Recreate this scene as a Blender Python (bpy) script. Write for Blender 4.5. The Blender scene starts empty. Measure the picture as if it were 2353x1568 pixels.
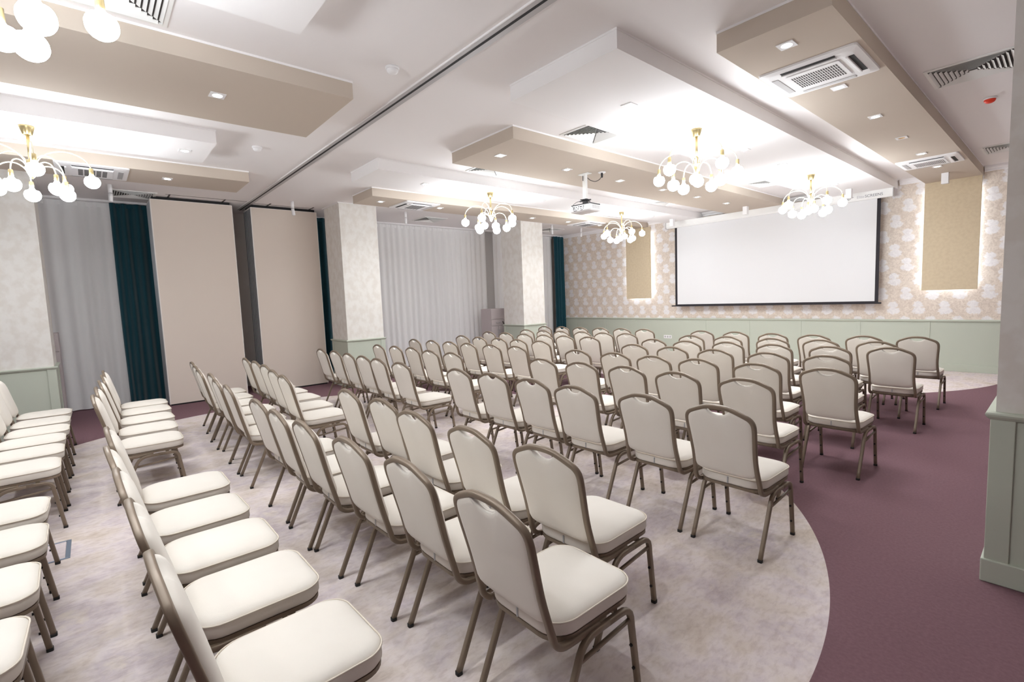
import bpy, math, random
from mathutils import Vector, Matrix

random.seed(7)
SC = bpy.context.scene
COL = SC.collection

# ------------------------------------------------------------------ camera, world, exposure
YAW, PITCH, ROLL = -0.857335, 0.088351, -0.038432
fwd0 = Vector((math.sin(YAW), math.cos(YAW), 0)); rgt0 = Vector((math.cos(YAW), -math.sin(YAW), 0)); up0 = Vector((0, 0, 1))
f2 = fwd0 * math.cos(PITCH) - up0 * math.sin(PITCH)
u2 = up0 * math.cos(PITCH) + fwd0 * math.sin(PITCH)
r3 = rgt0 * math.cos(ROLL) + u2 * math.sin(ROLL)
u3 = u2 * math.cos(ROLL) - rgt0 * math.sin(ROLL)
cam = bpy.data.cameras.new('camera'); cam.sensor_width = 36.0; cam.sensor_fit = 'HORIZONTAL'
cam.lens = 1116.56 / 2353 * 36.0; cam.clip_start = 0.02; cam.clip_end = 100
camo = bpy.data.objects.new('camera', cam); COL.objects.link(camo)
camo.matrix_world = Matrix(((r3.x, u3.x, -f2.x, 0), (r3.y, u3.y, -f2.y, 0), (r3.z, u3.z, -f2.z, 1.6), (0, 0, 0, 1)))
SC.camera = camo

SC.view_settings.view_transform = 'Standard'
SC.view_settings.look = 'None'
SC.view_settings.gamma = 1.0
SC.view_settings.exposure = 0.09
SC.view_settings.use_curve_mapping = False
w = bpy.data.worlds.new('world'); SC.world = w; w.use_nodes = True
w.node_tree.nodes['Background'].inputs[0].default_value = (0.02, 0.025, 0.04, 1)
w.node_tree.nodes['Background'].inputs[1].default_value = 0.5
try:
    SC.cycles.use_denoising = True
    SC.cycles.max_bounces = 10
    SC.cycles.diffuse_bounces = 7
    SC.cycles.transparent_max_bounces = 12
    SC.cycles.use_light_tree = True
    SC.cycles.sample_clamp_indirect = 6.0
    SC.cycles.caustics_reflective = False
    SC.cycles.caustics_refractive = False
except Exception:
    pass
BULB_L = 62.0       # globe bulbs
DOWN_L = 1000.0      # recessed downlights
STRIP_L = 13.0      # LED strips behind the wall panels

# ------------------------------------------------------------------ materials
def s2l(c):
    c /= 255.0
    return c / 12.92 if c <= 0.04045 else ((c + 0.055) / 1.055) ** 2.4
def rgb(r, g, b): return (s2l(r), s2l(g), s2l(b), 1.0)

def mat(name, col, rough=0.6, metal=0.0, spec=0.5, sheen=0.0, noise=None, bump=None):
    m = bpy.data.materials.new(name); m.use_nodes = True
    nt = m.node_tree; b = nt.nodes['Principled BSDF']
    b.inputs['Base Color'].default_value = col; b.inputs['Roughness'].default_value = rough
    b.inputs['Metallic'].default_value = metal; b.inputs['Specular IOR Level'].default_value = spec
    if sheen: b.inputs['Sheen Weight'].default_value = sheen
    tc = None
    if noise or bump:
        tc = nt.nodes.new('ShaderNodeTexCoord')
    if noise:                                   # (scale, second colour, amount, detail, scale vector)
        sc_, c2, lo, hi, vec = noise
        mp = nt.nodes.new('ShaderNodeMapping'); mp.inputs['Scale'].default_value = vec
        n = nt.nodes.new('ShaderNodeTexNoise'); n.inputs['Scale'].default_value = sc_; n.inputs['Detail'].default_value = 5
        r = nt.nodes.new('ShaderNodeMapRange'); r.inputs[1].default_value = lo; r.inputs[2].default_value = hi
        mx = nt.nodes.new('ShaderNodeMix'); mx.data_type = 'RGBA'
        mx.inputs[6].default_value = col; mx.inputs[7].default_value = c2
        nt.links.new(tc.outputs['Object'], mp.inputs[0]); nt.links.new(mp.outputs[0], n.inputs['Vector'])
        nt.links.new(n.outputs['Fac'], r.inputs[0]); nt.links.new(r.outputs[0], mx.inputs[0])
        nt.links.new(mx.outputs[2], b.inputs['Base Color'])
    if bump:                                    # (scale, strength)
        n2 = nt.nodes.new('ShaderNodeTexNoise'); n2.inputs['Scale'].default_value = bump[0]; n2.inputs['Detail'].default_value = 6
        bp = nt.nodes.new('ShaderNodeBump'); bp.inputs['Strength'].default_value = bump[1]; bp.inputs['Distance'].default_value = 0.01
        nt.links.new(tc.outputs['Object'], n2.inputs['Vector']); nt.links.new(n2.outputs['Fac'], bp.inputs['Height'])
        nt.links.new(bp.outputs[0], b.inputs['Normal'])
    return m

def emis(name, col, L, beam=0):
    m = bpy.data.materials.new(name); m.use_nodes = True; nt = m.node_tree
    nt.nodes.remove(nt.nodes['Principled BSDF'])
    e = nt.nodes.new('ShaderNodeEmission'); e.inputs[0].default_value = col; e.inputs[1].default_value = L
    if beam:                                    # a reflector lamp: most of its light leaves along its axis
        g = nt.nodes.new('ShaderNodeNewGeometry'); d = nt.nodes.new('ShaderNodeVectorMath'); d.operation = 'DOT_PRODUCT'
        nt.links.new(g.outputs['Normal'], d.inputs[0]); nt.links.new(g.outputs['Incoming'], d.inputs[1])
        p = nt.nodes.new('ShaderNodeMath'); p.operation = 'POWER'; nt.links.new(d.outputs['Value'], p.inputs[0]); p.inputs[1].default_value = beam
        q = nt.nodes.new('ShaderNodeMath'); q.operation = 'MULTIPLY'; nt.links.new(p.outputs[0], q.inputs[0]); q.inputs[1].default_value = L
        nt.links.new(q.outputs[0], e.inputs[1])
    nt.links.new(e.outputs[0], nt.nodes['Material Output'].inputs[0])
    return m

M = {}
M['ceil'] = mat('ceiling_white', rgb(241, 238, 238), 0.9, spec=0.1)
M['white_soffit'] = mat('soffit_white', rgb(243, 241, 241), 0.9, spec=0.1)
M['beige_soffit'] = mat('soffit_beige', rgb(200, 188, 175), 0.9, spec=0.1)
M['white'] = mat('white_plastic', rgb(240, 239, 240), 0.45)
M['white_metal'] = mat('white_metal', rgb(238, 238, 236), 0.4)
M['grey_alu'] = mat('grey_aluminium', rgb(188, 186, 187), 0.45, 0.3)
M['silver'] = mat('silver_edge', rgb(190, 192, 196), 0.35, 0.6)
M['black'] = mat('black_gap', rgb(26, 24, 26), 0.7)
M['dark'] = mat('dark_plastic', rgb(40, 38, 42), 0.5)
M['vent_dark'] = mat('vent_shadow', rgb(72, 69, 68), 0.8)
M['sage'] = mat('sage_paint', rgb(187, 193, 179), 0.55)
M['panel'] = mat('partition_fabric', rgb(222, 210, 199), 0.85, spec=0.15, bump=(160, 0.05))
M['panel_edge'] = mat('partition_trim', rgb(236, 230, 224), 0.5)
M['cream'] = mat('cream_upholstery', rgb(227, 221, 212), 0.75, spec=0.25, sheen=0.15,
                 noise=(3.0, rgb(222, 215, 205), 0.35, 0.7, (1, 1, 1)), bump=(420, 0.06))
M['piping'] = mat('cream_piping', rgb(214, 204, 190), 0.7)
M['frame'] = mat('bronze_taupe_paint', rgb(127, 112, 96), 0.42, 0.25)
M['foot'] = mat('black_rubber', rgb(28, 26, 26), 0.7)
M['brass'] = mat('brushed_brass', rgb(190, 172, 128), 0.3, 0.85)
M['arm'] = mat('pale_brass', rgb(238, 230, 206), 0.35, 0.4)
M['teal'] = mat('teal_velvet', rgb(14, 66, 78), 0.75, spec=0.2, sheen=0.4)
M['cabinet'] = mat('cabinet_grey', rgb(186, 176, 176), 0.6)
M['screen'] = mat('screen_white', rgb(224, 224, 225), 0.9, spec=0.05)
M['screen_border'] = mat('screen_border', rgb(36, 32, 38), 0.8)
M['red'] = mat('red_cap', rgb(226, 58, 28), 0.5)
M['amber'] = mat('amber_lamp', rgb(214, 160, 60), 0.3)
M['night'] = mat('night_glass', rgb(112, 100, 104), 0.6, spec=0.1)
M['wall'] = mat('wall_paint', rgb(222, 218, 215), 0.85)
M['plug'] = mat('steel_blue_metal', rgb(150, 164, 184), 0.3, 0.7)
M['logo_dark'] = mat('logo_dark_grey', rgb(120, 118, 124), 0.6)
M['logo_light'] = mat('logo_light_grey', rgb(190, 186, 192), 0.6)
M['bulb'] = emis('bulb_glow', (0.94, 0.985, 1.02, 1), BULB_L)
M['lamp'] = emis('downlight_glow', (0.95, 0.98, 0.995, 1), DOWN_L, 2.5)
M['strip'] = emis('led_strip_glow', (0.78, 0.87, 1.0, 1), STRIP_L)
M['cork'] = mat('cork_panel', rgb(212, 196, 168), 0.85, spec=0.15, noise=(20, rgb(206, 189, 161), 0.4, 0.66, (1, 1, 1)), bump=(90, 0.08))

def plaster(name, c1, c2):
    return mat(name, c1, 0.8, spec=0.2, noise=(9, c2, 0.42, 0.60, (1, 1, 0.8)), bump=(16, 0.10))
M['plaster'] = plaster('column_plaster', rgb(230, 227, 222), rgb(222, 217, 210))

def carpet_material():
    m = bpy.data.materials.new('carpet'); m.use_nodes = True
    nt = m.node_tree; b = nt.nodes['Principled BSDF']; N = nt.nodes.new; Lk = nt.links.new
    b.inputs['Roughness'].default_value = 0.9; b.inputs['Specular IOR Level'].default_value = 0.12
    tc = N('ShaderNodeTexCoord'); sep = N('ShaderNodeSeparateXYZ'); Lk(tc.outputs['Object'], sep.inputs[0])
    def math_(op, a, bb=None):
        n = N('ShaderNodeMath'); n.operation = op
        for i, v in enumerate((a, bb)):
            if v is None: continue
            if isinstance(v, (int, float)): n.inputs[i].default_value = v
            else: Lk(v, n.inputs[i])
        return n.outputs[0]
    def ellipse(cx, cy, a, bb):
        x = math_('DIVIDE', math_('SUBTRACT', sep.outputs[0], cx), a)
        y = math_('DIVIDE', math_('SUBTRACT', sep.outputs[1], cy), bb)
        return math_('LESS_THAN', math_('ADD', math_('MULTIPLY', x, x), math_('MULTIPLY', y, y)), 1.0)
    mask = math_('MAXIMUM', ellipse(-4.69, 1.87, 4.06, 3.58), ellipse(-4.69, 11.15, 4.08, 3.66))
    def noise(scale, vec, detail=4, dist=0.0):
        mp = N('ShaderNodeMapping'); mp.inputs['Scale'].default_value = vec
        n = N('ShaderNodeTexNoise'); n.inputs['Scale'].default_value = scale; n.inputs['Detail'].default_value = detail
        n.inputs['Roughness'].default_value = 0.62; n.inputs['Distortion'].default_value = dist
        Lk(tc.outputs['Object'], mp.inputs[0]); Lk(mp.outputs[0], n.inputs['Vector']); return n.outputs['Fac']
    def ramp(fac, stops):
        r = N('ShaderNodeValToRGB'); e = r.color_ramp.elements
        while len(e) < len(stops): e.new(0.5)
        for k, (p, c) in enumerate(stops): e[k].position = p; e[k].color = c
        Lk(fac, r.inputs[0]); return r.outputs[0]
    pale = ramp(noise(3.4, (1.0, 0.8, 1), 7, 0.25),
                [(0.30, rgb(200, 186, 174)), (0.43, rgb(214, 202, 195)), (0.52, rgb(218, 207, 205)), (0.60, rgb(207, 195, 198)), (0.70, rgb(222, 211, 202))])
    fine = ramp(noise(34, (1.0, 0.45, 1), 6, 0.3), [(0.30, rgb(206, 194, 192)), (0.55, (1, 1, 1, 1)), (0.68, (1, 1, 1, 1))])
    mul = N('ShaderNodeMix'); mul.data_type = 'RGBA'; mul.blend_type = 'MULTIPLY'; mul.inputs[0].default_value = 0.45
    Lk(pale, mul.inputs[6]); Lk(fine, mul.inputs[7])
    purple = ramp(noise(60, (1, 1, 1), 6), [(0.32, rgb(113, 85, 91)), (0.68, rgb(124, 95, 102))])
    mx = N('ShaderNodeMix'); mx.data_type = 'RGBA'
    Lk(mask, mx.inputs[0]); Lk(purple, mx.inputs[6]); Lk(mul.outputs[2], mx.inputs[7])
    Lk(mx.outputs[2], b.inputs['Base Color'])
    bp = N('ShaderNodeBump'); bp.inputs['Strength'].default_value = 0.15; bp.inputs['Distance'].default_value = 0.004
    Lk(noise(260, (1, 1, 1), 3), bp.inputs['Height']); Lk(bp.outputs[0], b.inputs['Normal'])
    return m
M['carpet'] = carpet_material()

def wallpaper_material():
    """Cream paper with staggered pale double blossoms; the pattern runs on X (along the wall) and Z (up)."""
    m = bpy.data.materials.new('blossom_wallpaper'); m.use_nodes = True
    nt = m.node_tree; b = nt.nodes['Principled BSDF']; N = nt.nodes.new; Lk = nt.links.new
    b.inputs['Roughness'].default_value = 0.6; b.inputs['Specular IOR Level'].default_value = 0.3
    tc = N('ShaderNodeTexCoord')
    nz = N('ShaderNodeTexNoise'); nz.inputs['Scale'].default_value = 26; nz.inputs['Detail'].default_value = 3
    Lk(tc.outputs['Object'], nz.inputs['Vector'])
    vs = N('ShaderNodeVectorMath'); vs.operation = 'SUBTRACT'; Lk(nz.outputs['Color'], vs.inputs[0]); vs.inputs[1].default_value = (0.5, 0.5, 0.5)
    sc = N('ShaderNodeVectorMath'); sc.operation = 'SCALE'; Lk(vs.outputs[0], sc.inputs[0]); sc.inputs['Scale'].default_value = 0.095
    ad = N('ShaderNodeVectorMath'); ad.operation = 'ADD'; Lk(tc.outputs['Object'], ad.inputs[0]); Lk(sc.outputs[0], ad.inputs[1])
    sep = N('ShaderNodeSeparateXYZ'); Lk(ad.outputs[0], sep.inputs[0])
    def mth(op, *a):
        n = N('ShaderNodeMath'); n.operation = op
        for i, v in enumerate(a):
            if isinstance(v, (int, float)): n.inputs[i].default_value = v
            else: Lk(v, n.inputs[i])
        return n.outputs[0]
    PX, PZ = 0.37, 0.54
    def blob(ox, oz, rx, rz):
        x = mth('SUBTRACT', mth('FRACT', mth('DIVIDE', mth('ADD', sep.outputs[0], 20 * PX + ox), PX)), 0.5)
        z = mth('SUBTRACT', mth('FRACT', mth('DIVIDE', mth('ADD', sep.outputs[2], 20 * PZ + oz), PZ)), 0.5)
        x = mth('DIVIDE', mth('MULTIPLY', x, PX), rx); z = mth('DIVIDE', mth('MULTIPLY', z, PZ), rz)
        d = mth('SQRT', mth('ADD', mth('MULTIPLY', x, x), mth('MULTIPLY', z, z)))
        n = N('ShaderNodeMapRange'); n.inputs[1].default_value = 1.05; n.inputs[2].default_value = 0.8; Lk(d, n.inputs[0])
        return n.outputs[0]
    f = None
    for (ox, oz, rx, rz) in ((0, 0, .104, .072), (0.012, -.112, .08, .062), (PX / 2, PZ / 2, .104, .072), (PX / 2 + 0.012, PZ / 2 - .112, .08, .062)):
        v = blob(ox, oz, rx, rz); f = v if f is None else mth('MAXIMUM', f, v)
    n2 = N('ShaderNodeTexNoise'); n2.inputs['Scale'].default_value = 22; n2.inputs['Detail'].default_value = 5; n2.inputs['Distortion'].default_value = 1.2
    Lk(tc.outputs['Object'], n2.inputs['Vector'])
    r = N('ShaderNodeValToRGB'); e = r.color_ramp.elements
    e[0].position = 0.38; e[0].color = rgb(209, 195, 182); e[1].position = 0.62; e[1].color = rgb(228, 216, 203)
    Lk(n2.outputs['Fac'], r.inputs[0])
    r2 = N('ShaderNodeValToRGB'); e = r2.color_ramp.elements
    e[0].position = 0.3; e[0].color = rgb(228, 225, 227); e[1].position = 0.62; e[1].color = rgb(240, 238, 238)
    Lk(n2.outputs['Fac'], r2.inputs[0])
    mx = N('ShaderNodeMix'); mx.data_type = 'RGBA'; Lk(mth('MULTIPLY', f, 0.85), mx.inputs[0]); Lk(r.outputs[0], mx.inputs[6]); Lk(r2.outputs[0], mx.inputs[7])
    Lk(mx.outputs[2], b.inputs['Base Color'])
    return m
M['wallpaper'] = wallpaper_material()

def sheer_material():
    m = bpy.data.materials.new('sheer_voile'); m.use_nodes = True
    nt = m.node_tree; N = nt.nodes.new; Lk = nt.links.new
    nt.nodes.remove(nt.nodes['Principled BSDF'])
    d = N('ShaderNodeBsdfDiffuse'); d.inputs[0].default_value = rgb(253, 253, 253)
    t = N('ShaderNodeBsdfTranslucent'); t.inputs[0].default_value = rgb(232, 228, 230)
    tr = N('ShaderNodeBsdfTransparent')
    a = N('ShaderNodeMixShader'); a.inputs[0].default_value = 0.12; Lk(d.outputs[0], a.inputs[1]); Lk(t.outputs[0], a.inputs[2])
    lw = N('ShaderNodeLayerWeight'); lw.inputs[0].default_value = 0.35
    mr = N('ShaderNodeMapRange'); mr.inputs[1].default_value = 0; mr.inputs[2].default_value = 1; mr.inputs[3].default_value = 0.88; mr.inputs[4].default_value = 1.0
    Lk(lw.outputs['Facing'], mr.inputs[0])
    b = N('ShaderNodeMixShader'); Lk(mr.outputs[0], b.inputs[0]); Lk(tr.outputs[0], b.inputs[1]); Lk(a.outputs[0], b.inputs[2])
    Lk(b.outputs[0], nt.nodes['Material Output'].inputs[0])
    return m
M['sheer'] = sheer_material()

# ------------------------------------------------------------------ mesh helpers
class MB:
    def __init__(s): s.v = []; s.f = []; s.sm = []
    def add(s, vs, fs, smooth=False):
        o = len(s.v); s.v += [tuple(p) for p in vs]
        for f in fs: s.f.append(tuple(i + o for i in f)); s.sm.append(smooth)
        return s
    def box(s, x0, y0, z0, x1, y1, z1):
        x0, x1 = sorted((x0, x1)); y0, y1 = sorted((y0, y1)); z0, z1 = sorted((z0, z1))
        vs = [(x, y, z) for z in (z0, z1) for y in (y0, y1) for x in (x0, x1)]
        return s.add(vs, [(0, 2, 3, 1), (4, 5, 7, 6), (0, 1, 5, 4), (2, 6, 7, 3), (0, 4, 6, 2), (1, 3, 7, 5)])
    def rings(s, rings, smooth=True, cap0=True, cap1=True, closed=False):
        n = len(rings[0]); vs = [p for r in rings for p in r]; fs = []
        k = len(rings)
        for i in range(k if closed else k - 1):
            a, b = i * n, ((i + 1) % k) * n
            for j in range(n):
                j2 = (j + 1) % n
                fs.append((a + j, a + j2, b + j2, b + j))
        o = len(s.v); s.add(vs, fs, smooth)
        if not closed:
            if cap0: s.f.append(tuple(o + j for j in reversed(range(n)))); s.sm.append(False)
            if cap1: s.f.append(tuple(o + (k - 1) * n + j for j in range(n))); s.sm.append(False)
        return s
    def sweep(s, pts, prof, ref=(1, 0, 0), smooth=True, closed=False):
        """prof: 2-D points (a along ref-ish side, b along the other side)"""
        pts = [Vector(p) for p in pts]; n = len(pts); R = []; ref = Vector(ref)
        for i, p in enumerate(pts):
            if closed: t = (pts[(i + 1) % n] - pts[i - 1])
            elif i == 0: t = pts[1] - p
            elif i == n - 1: t = p - pts[i - 1]
            else: t = (pts[i + 1] - p).normalized() + (p - pts[i - 1]).normalized()
            t.normalize()
            a = ref - t * ref.dot(t); a.normalize(); b = t.cross(a)
            sc = 1.0
            if 0 < i < n - 1 or closed:
                c = (pts[(i + 1) % n] - p).normalized().dot(t)
                sc = 1 / max(c, 0.5)
            # widen along the bending direction only
            bend = (pts[(i + 1) % n] - p).normalized() - (p - pts[i - 1]).normalized() if (0 < i < n - 1 or closed) else Vector((0, 0, 0))
            if bend.length > 1e-6:
                bend.normalize(); wa = 1 + (sc - 1) * abs(bend.dot(a)); wb = 1 + (sc - 1) * abs(bend.dot(b))
            else: wa = wb = 1
            R.append([tuple(p + a * (u * wa) + b * (v * wb)) for u, v in prof])
        return s.rings(R, smooth, closed=closed)
    def lathe(s, prof, c=(0, 0, 0), n=20, smooth=True, cap=True):
        R = [[(c[0] + r * math.cos(2 * math.pi * j / n), c[1] + r * math.sin(2 * math.pi * j / n), c[2] + z) for j in range(n)] for r, z in prof]
        return s.rings(R, smooth, cap, cap)
    def prism(s, poly, axis, a, b, smooth=False):
        def P(u, v, t):
            return {'x': (t, u, v), 'y': (u, t, v), 'z': (u, v, t)}[axis]
        return s.rings([[P(u, v, a) for u, v in poly], [P(u, v, b) for u, v in poly]], smooth)
    def grid(s, fn, nu, nv, smooth=True):
        vs = [fn(i / nu, j / nv) for i in range(nu + 1) for j in range(nv + 1)]
        fs = [(i * (nv + 1) + j, (i + 1) * (nv + 1) + j, (i + 1) * (nv + 1) + j + 1, i * (nv + 1) + j + 1) for i in range(nu) for j in range(nv)]
        return s.add(vs, fs, smooth)
    def build(s, name, m, parent=None, bevel=0.0, recalc=True):
        me = bpy.data.meshes.new(name); me.from_pydata(s.v, [], s.f)
        me.polygons.foreach_set('use_smooth', s.sm)
        if recalc:
            import bmesh
            bm = bmesh.new(); bm.from_mesh(me); bmesh.ops.recalc_face_normals(bm, faces=bm.faces[:]); bm.to_mesh(me); bm.free()
        me.materials.append(M[m] if isinstance(m, str) else m)
        o = bpy.data.objects.new(name, me); COL.objects.link(o)
        if parent: o.parent = parent
        if bevel:
            bv = o.modifiers.new('bevel', 'BEVEL'); bv.width = bevel; bv.segments = 2; bv.limit_method = 'ANGLE'
        return o

def rprof(w, h, r, k=3):
    """rounded rectangle outline, counter-clockwise"""
    out = []
    for cx, cy, a0 in ((w / 2 - r, h / 2 - r, 0), (-w / 2 + r, h / 2 - r, 90), (-w / 2 + r, -h / 2 + r, 180), (w / 2 - r, -h / 2 + r, 270)):
        for i in range(k + 1):
            a = math.radians(a0 + 90 * i / k); out.append((cx + r * math.cos(a), cy + r * math.sin(a)))
    return out
def circ(r, n=10): return [(r * math.cos(2 * math.pi * i / n), r * math.sin(2 * math.pi * i / n)) for i in range(n)]
def spline(pts, n=6):
    pts = [Vector(p) for p in pts]; out = []
    for i in range(len(pts) - 1):
        p0 = pts[max(i - 1, 0)]; p1 = pts[i]; p2 = pts[i + 1]; p3 = pts[min(i + 2, len(pts) - 1)]
        for k in range(n):
            t = k / n
            out.append(0.5 * ((2 * p1) + (p2 - p0) * t + (2 * p0 - 5 * p1 + 4 * p2 - p3) * t * t + (3 * p1 - p0 - 3 * p2 + p3) * t ** 3))
    out.append(pts[-1]); return out

def empty(name, loc, rz=0.0):
    o = bpy.data.objects.new(name, None); COL.objects.link(o); o.location = loc; o.rotation_euler = (0, 0, rz); o.empty_display_size = 0.1
    return o
def tag(o, label, cat, group=None, kind=None):
    o['label'] = label; o['category'] = cat
    if group: o['group'] = group
    if kind: o['kind'] = kind
    return o
def structure(o, label=None):
    o['kind'] = 'structure'
    if label: o['label'] = label
    return o
def dup(o, parent=None):
    c = o.copy(); COL.objects.link(c)
    if parent: c.parent = parent
    for ch in list(o.children): dup(ch, c)
    return c

# ------------------------------------------------------------------ the room
CZ, SZ = 3.49, 3.345                 # ceiling and soffit undersides
YW, XL, XR, YB = 11.53, -11.05, 2.6, -7.5
structure(MB().box(XL, YB, -0.1, XR, YW, 0).build('floor', 'carpet'), 'dusty mauve carpet with pale mottled oval inlays')
structure(MB().box(XL - .1, YB - .1, CZ, XR + .1, YW + .1, CZ + .1).build('ceiling', 'ceil'), 'white plaster ceiling')
structure(MB().box(XL, YW, 0, XR, YW + .1, CZ).build('wall_front', 'wallpaper'), 'blossom wallpapered wall behind the projection screen')
structure(MB().box(XR, YB, 0, XR + .1, YW, CZ).build('wall_right', 'wall'))
structure(MB().box(XL, YB - .1, 0, XR, YB, CZ).build('wall_back', 'wall'))
# left wall with three night windows
wins = [(-0.35, 0.30), (6.35, 7.30), (10.2, 10.95)]
wl = MB(); y = YB
for a, b in wins:
    wl.box(XL - .1, y, 0, XL, a, CZ); wl.box(XL - .1, a, 0, XL, b, .12); wl.box(XL - .1, a, 3.38, XL, b, CZ); y = b
wl.box(XL - .1, y, 0, XL, YW, CZ)
structure(wl.build('wall_left', 'wall'))
for i, (a, b) in enumerate(wins):
    wo = MB(); t = .05
    wo.box(XL - .09, a, .12, XL - .02, a + t, 3.38).box(XL - .09, b - t, .12, XL - .02, b, 3.38)
    wo.box(XL - .09, a + t, .12, XL - .02, b - t, .12 + t).box(XL - .09, a + t, 3.38 - t, XL - .02, b - t, 3.38).box(XL - .09, a + t, 3.1, XL - .02, b - t, 3.1 + t)
    fr = structure(wo.build('window_%d' % (i + 1), 'grey_alu'))
    MB().box(XL - .07, a + t, .17, XL - .06, b - t, 3.33).build('pane', 'night', fr)

# wainscot on the front wall
structure(MB().box(XL, YW - .012, .1, XR, YW, .885).build('trim_1', 'sage'), 'sage green wainscot below the wallpaper')
seam = MB()
for x in (-10.19, -9.08, -8.01, -5.97, -4.91, -3.83, -2.77, -1.71, -.65, .4):
    seam.box(x - .035, YW - .02, .1, x + .035, YW - .012, .885)
structure(seam.build('trim_2', 'sage', bevel=.002), 'upright battens of the sage wainscot')
structure(MB().prism([(YW, .88), (YW - .035, .885), (YW - .04, .905), (YW - .03, .915), (YW, .918)], 'x', XL, XR).build('trim_3', 'sage'), 'rail along the top of the sage wainscot')
structure(MB().box(XL, YW - .03, 0, XR, YW, .125).build('baseboard_front', 'sage', bevel=.004))
cor = MB()
for a, b in ((XL, -8.33), (-7.53, -6.9), (-6.01, -5.3), (-4.08, -3.38), (-2.18, -1.82), (-1.05, XR)):
    cor.prism([(YW, 3.40), (YW - .02, 3.405), (YW - .03, 3.43), (YW - .065, 3.455), (YW - .075, 3.49), (YW, 3.49)], 'x', a, b)
structure(cor.build('trim_4', 'white_soffit'), 'white cornice where the front wall meets the ceiling')

# dropped soffits
def soffit(x0, x1, y0, y1, beige, label):
    m = 'beige_soffit' if beige else 'white_soffit'
    o = structure(MB().box(x0, y0, SZ, x1, y1, CZ - .016).build('ceiling_beam', m), label)
    MB().box(x0 - .004, y0 - .004, CZ - .016, x1 + .004, y1 + .004, CZ).build('shadow_trim', 'white_soffit', o)
    return o
soffit(-1.80, -1.06, 3.665, YW - .0, True, 'beige dropped ceiling band nearest the pillar')
soffit(-3.363, -2.205, 3.005, YW, False, 'wide white dropped ceiling band over the right chairs')
soffit(-5.285, -4.10, 3.68, YW, True, 'beige dropped ceiling band carrying the projector')
soffit(-6.88, -6.02, 3.02, YW, False, 'white dropped ceiling band over the left chairs')
soffit(-8.32, -7.56, 3.655, YW, True, 'beige dropped ceiling band along the curtains')
soffit(-5.30, -4.105, YB, 1.865, True, 'beige dropped ceiling band above the back rows')
soffit(-6.88, -6.02, YB, 1.18, False, 'white dropped ceiling band above the rear aisle')
soffit(-8.36, -7.58, YB, 1.845, True, 'beige dropped ceiling band beside the rear curtains')
soffit(-1.80, -1.06, YB, 1.86, True, 'beige dropped ceiling band above the camera side')
soffit(-3.345, -2.205, YB, 1.185, False, 'white dropped ceiling band above the camera side')

# partition track across the ceiling
structure(MB().box(-10.6, 2.31, CZ - .008, XR, 2.43, CZ).build('trim_5', 'grey_alu', bevel=.002), 'grey aluminium partition track across the ceiling')
structure(MB().box(-10.6, 2.357, CZ - .0095, XR, 2.379, CZ - .007).build('trim_6', 'black'), 'dark slot of the partition track')
structure(MB().box(-10.6, 2.306, CZ - .012, XR, 2.314, CZ).build('trim_7', 'white_soffit'))
pk = MB()
for yy in (1.165, 1.96, 2.69, 3.46):
    pk.box(-10.6, yy - .012, CZ - .004, -9.70, yy + .012, CZ)
pk.box(-9.73, 1.11, CZ - .003, -9.715, 2.30, CZ); pk.box(-9.83, 2.44, CZ - .003, -9.815, 3.47, CZ)
structure(pk.build('trim_8', 'vent_dark'), 'dark parking tracks over the stacked partitions')

# columns
def column(x0, x1, y0, y1, label, base=True):
    o = structure(MB().box(x0, y0, .9, x1, y1, CZ).build('column', 'plaster'), label)
    MB().box(x0 - .03, y0 - .03, CZ - .012, x1 + .03, y1 + .03, CZ).build('capital', 'white_soffit', o) if base else None
    MB().box(x0 - .008, y0 - .008, .0, x1 + .008, y1 + .008, .885).build('wainscot', 'sage', o)
    st = MB(); e = .018; k = .075
    for (a, b, c, d) in ((x0 - e, x0 + k, y0 - e, y0 + k), (x1 - k, x1 + e, y0 - e, y0 + k), (x0 - e, x0 + k, y1 - k, y1 + e), (x1 - k, x1 + e, y1 - k, y1 + e)):
        st.box(a, c, .1, b, d, .88)
    st.build('stile', 'sage', o, bevel=.003)
    MB().box(x0 - .03, y0 - .03, 0, x1 + .03, y1 + .03, .125).build('base_board', 'sage', o, bevel=.006)
    rl = MB(); R = []
    for ins, z in ((.0, .870), (.022, .880), (.034, .895), (.038, .906), (.034, .914), (.0, .918)):
        R.append([(x0 - ins, y0 - ins, z), (x1 + ins, y0 - ins, z), (x1 + ins, y1 + ins, z), (x0 - ins, y1 + ins, z)])
    rl.rings(R, False).build('dado_rail', 'sage', o)
    return o
column(-9.74, -8.99, -1.15, -.41, 'cream plaster column with sage base by the rear curtains')
column(-9.74, -9.0, 3.67, 4.41, 'cream plaster column with sage base beside the stacked partitions')
column(-9.74, -8.98, 8.2, 8.94, 'cream plaster column with sage base near the far cabinet')
column(-.235, .52, 3.50, 4.25, 'cream plaster pillar with sage base at the right edge')

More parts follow.
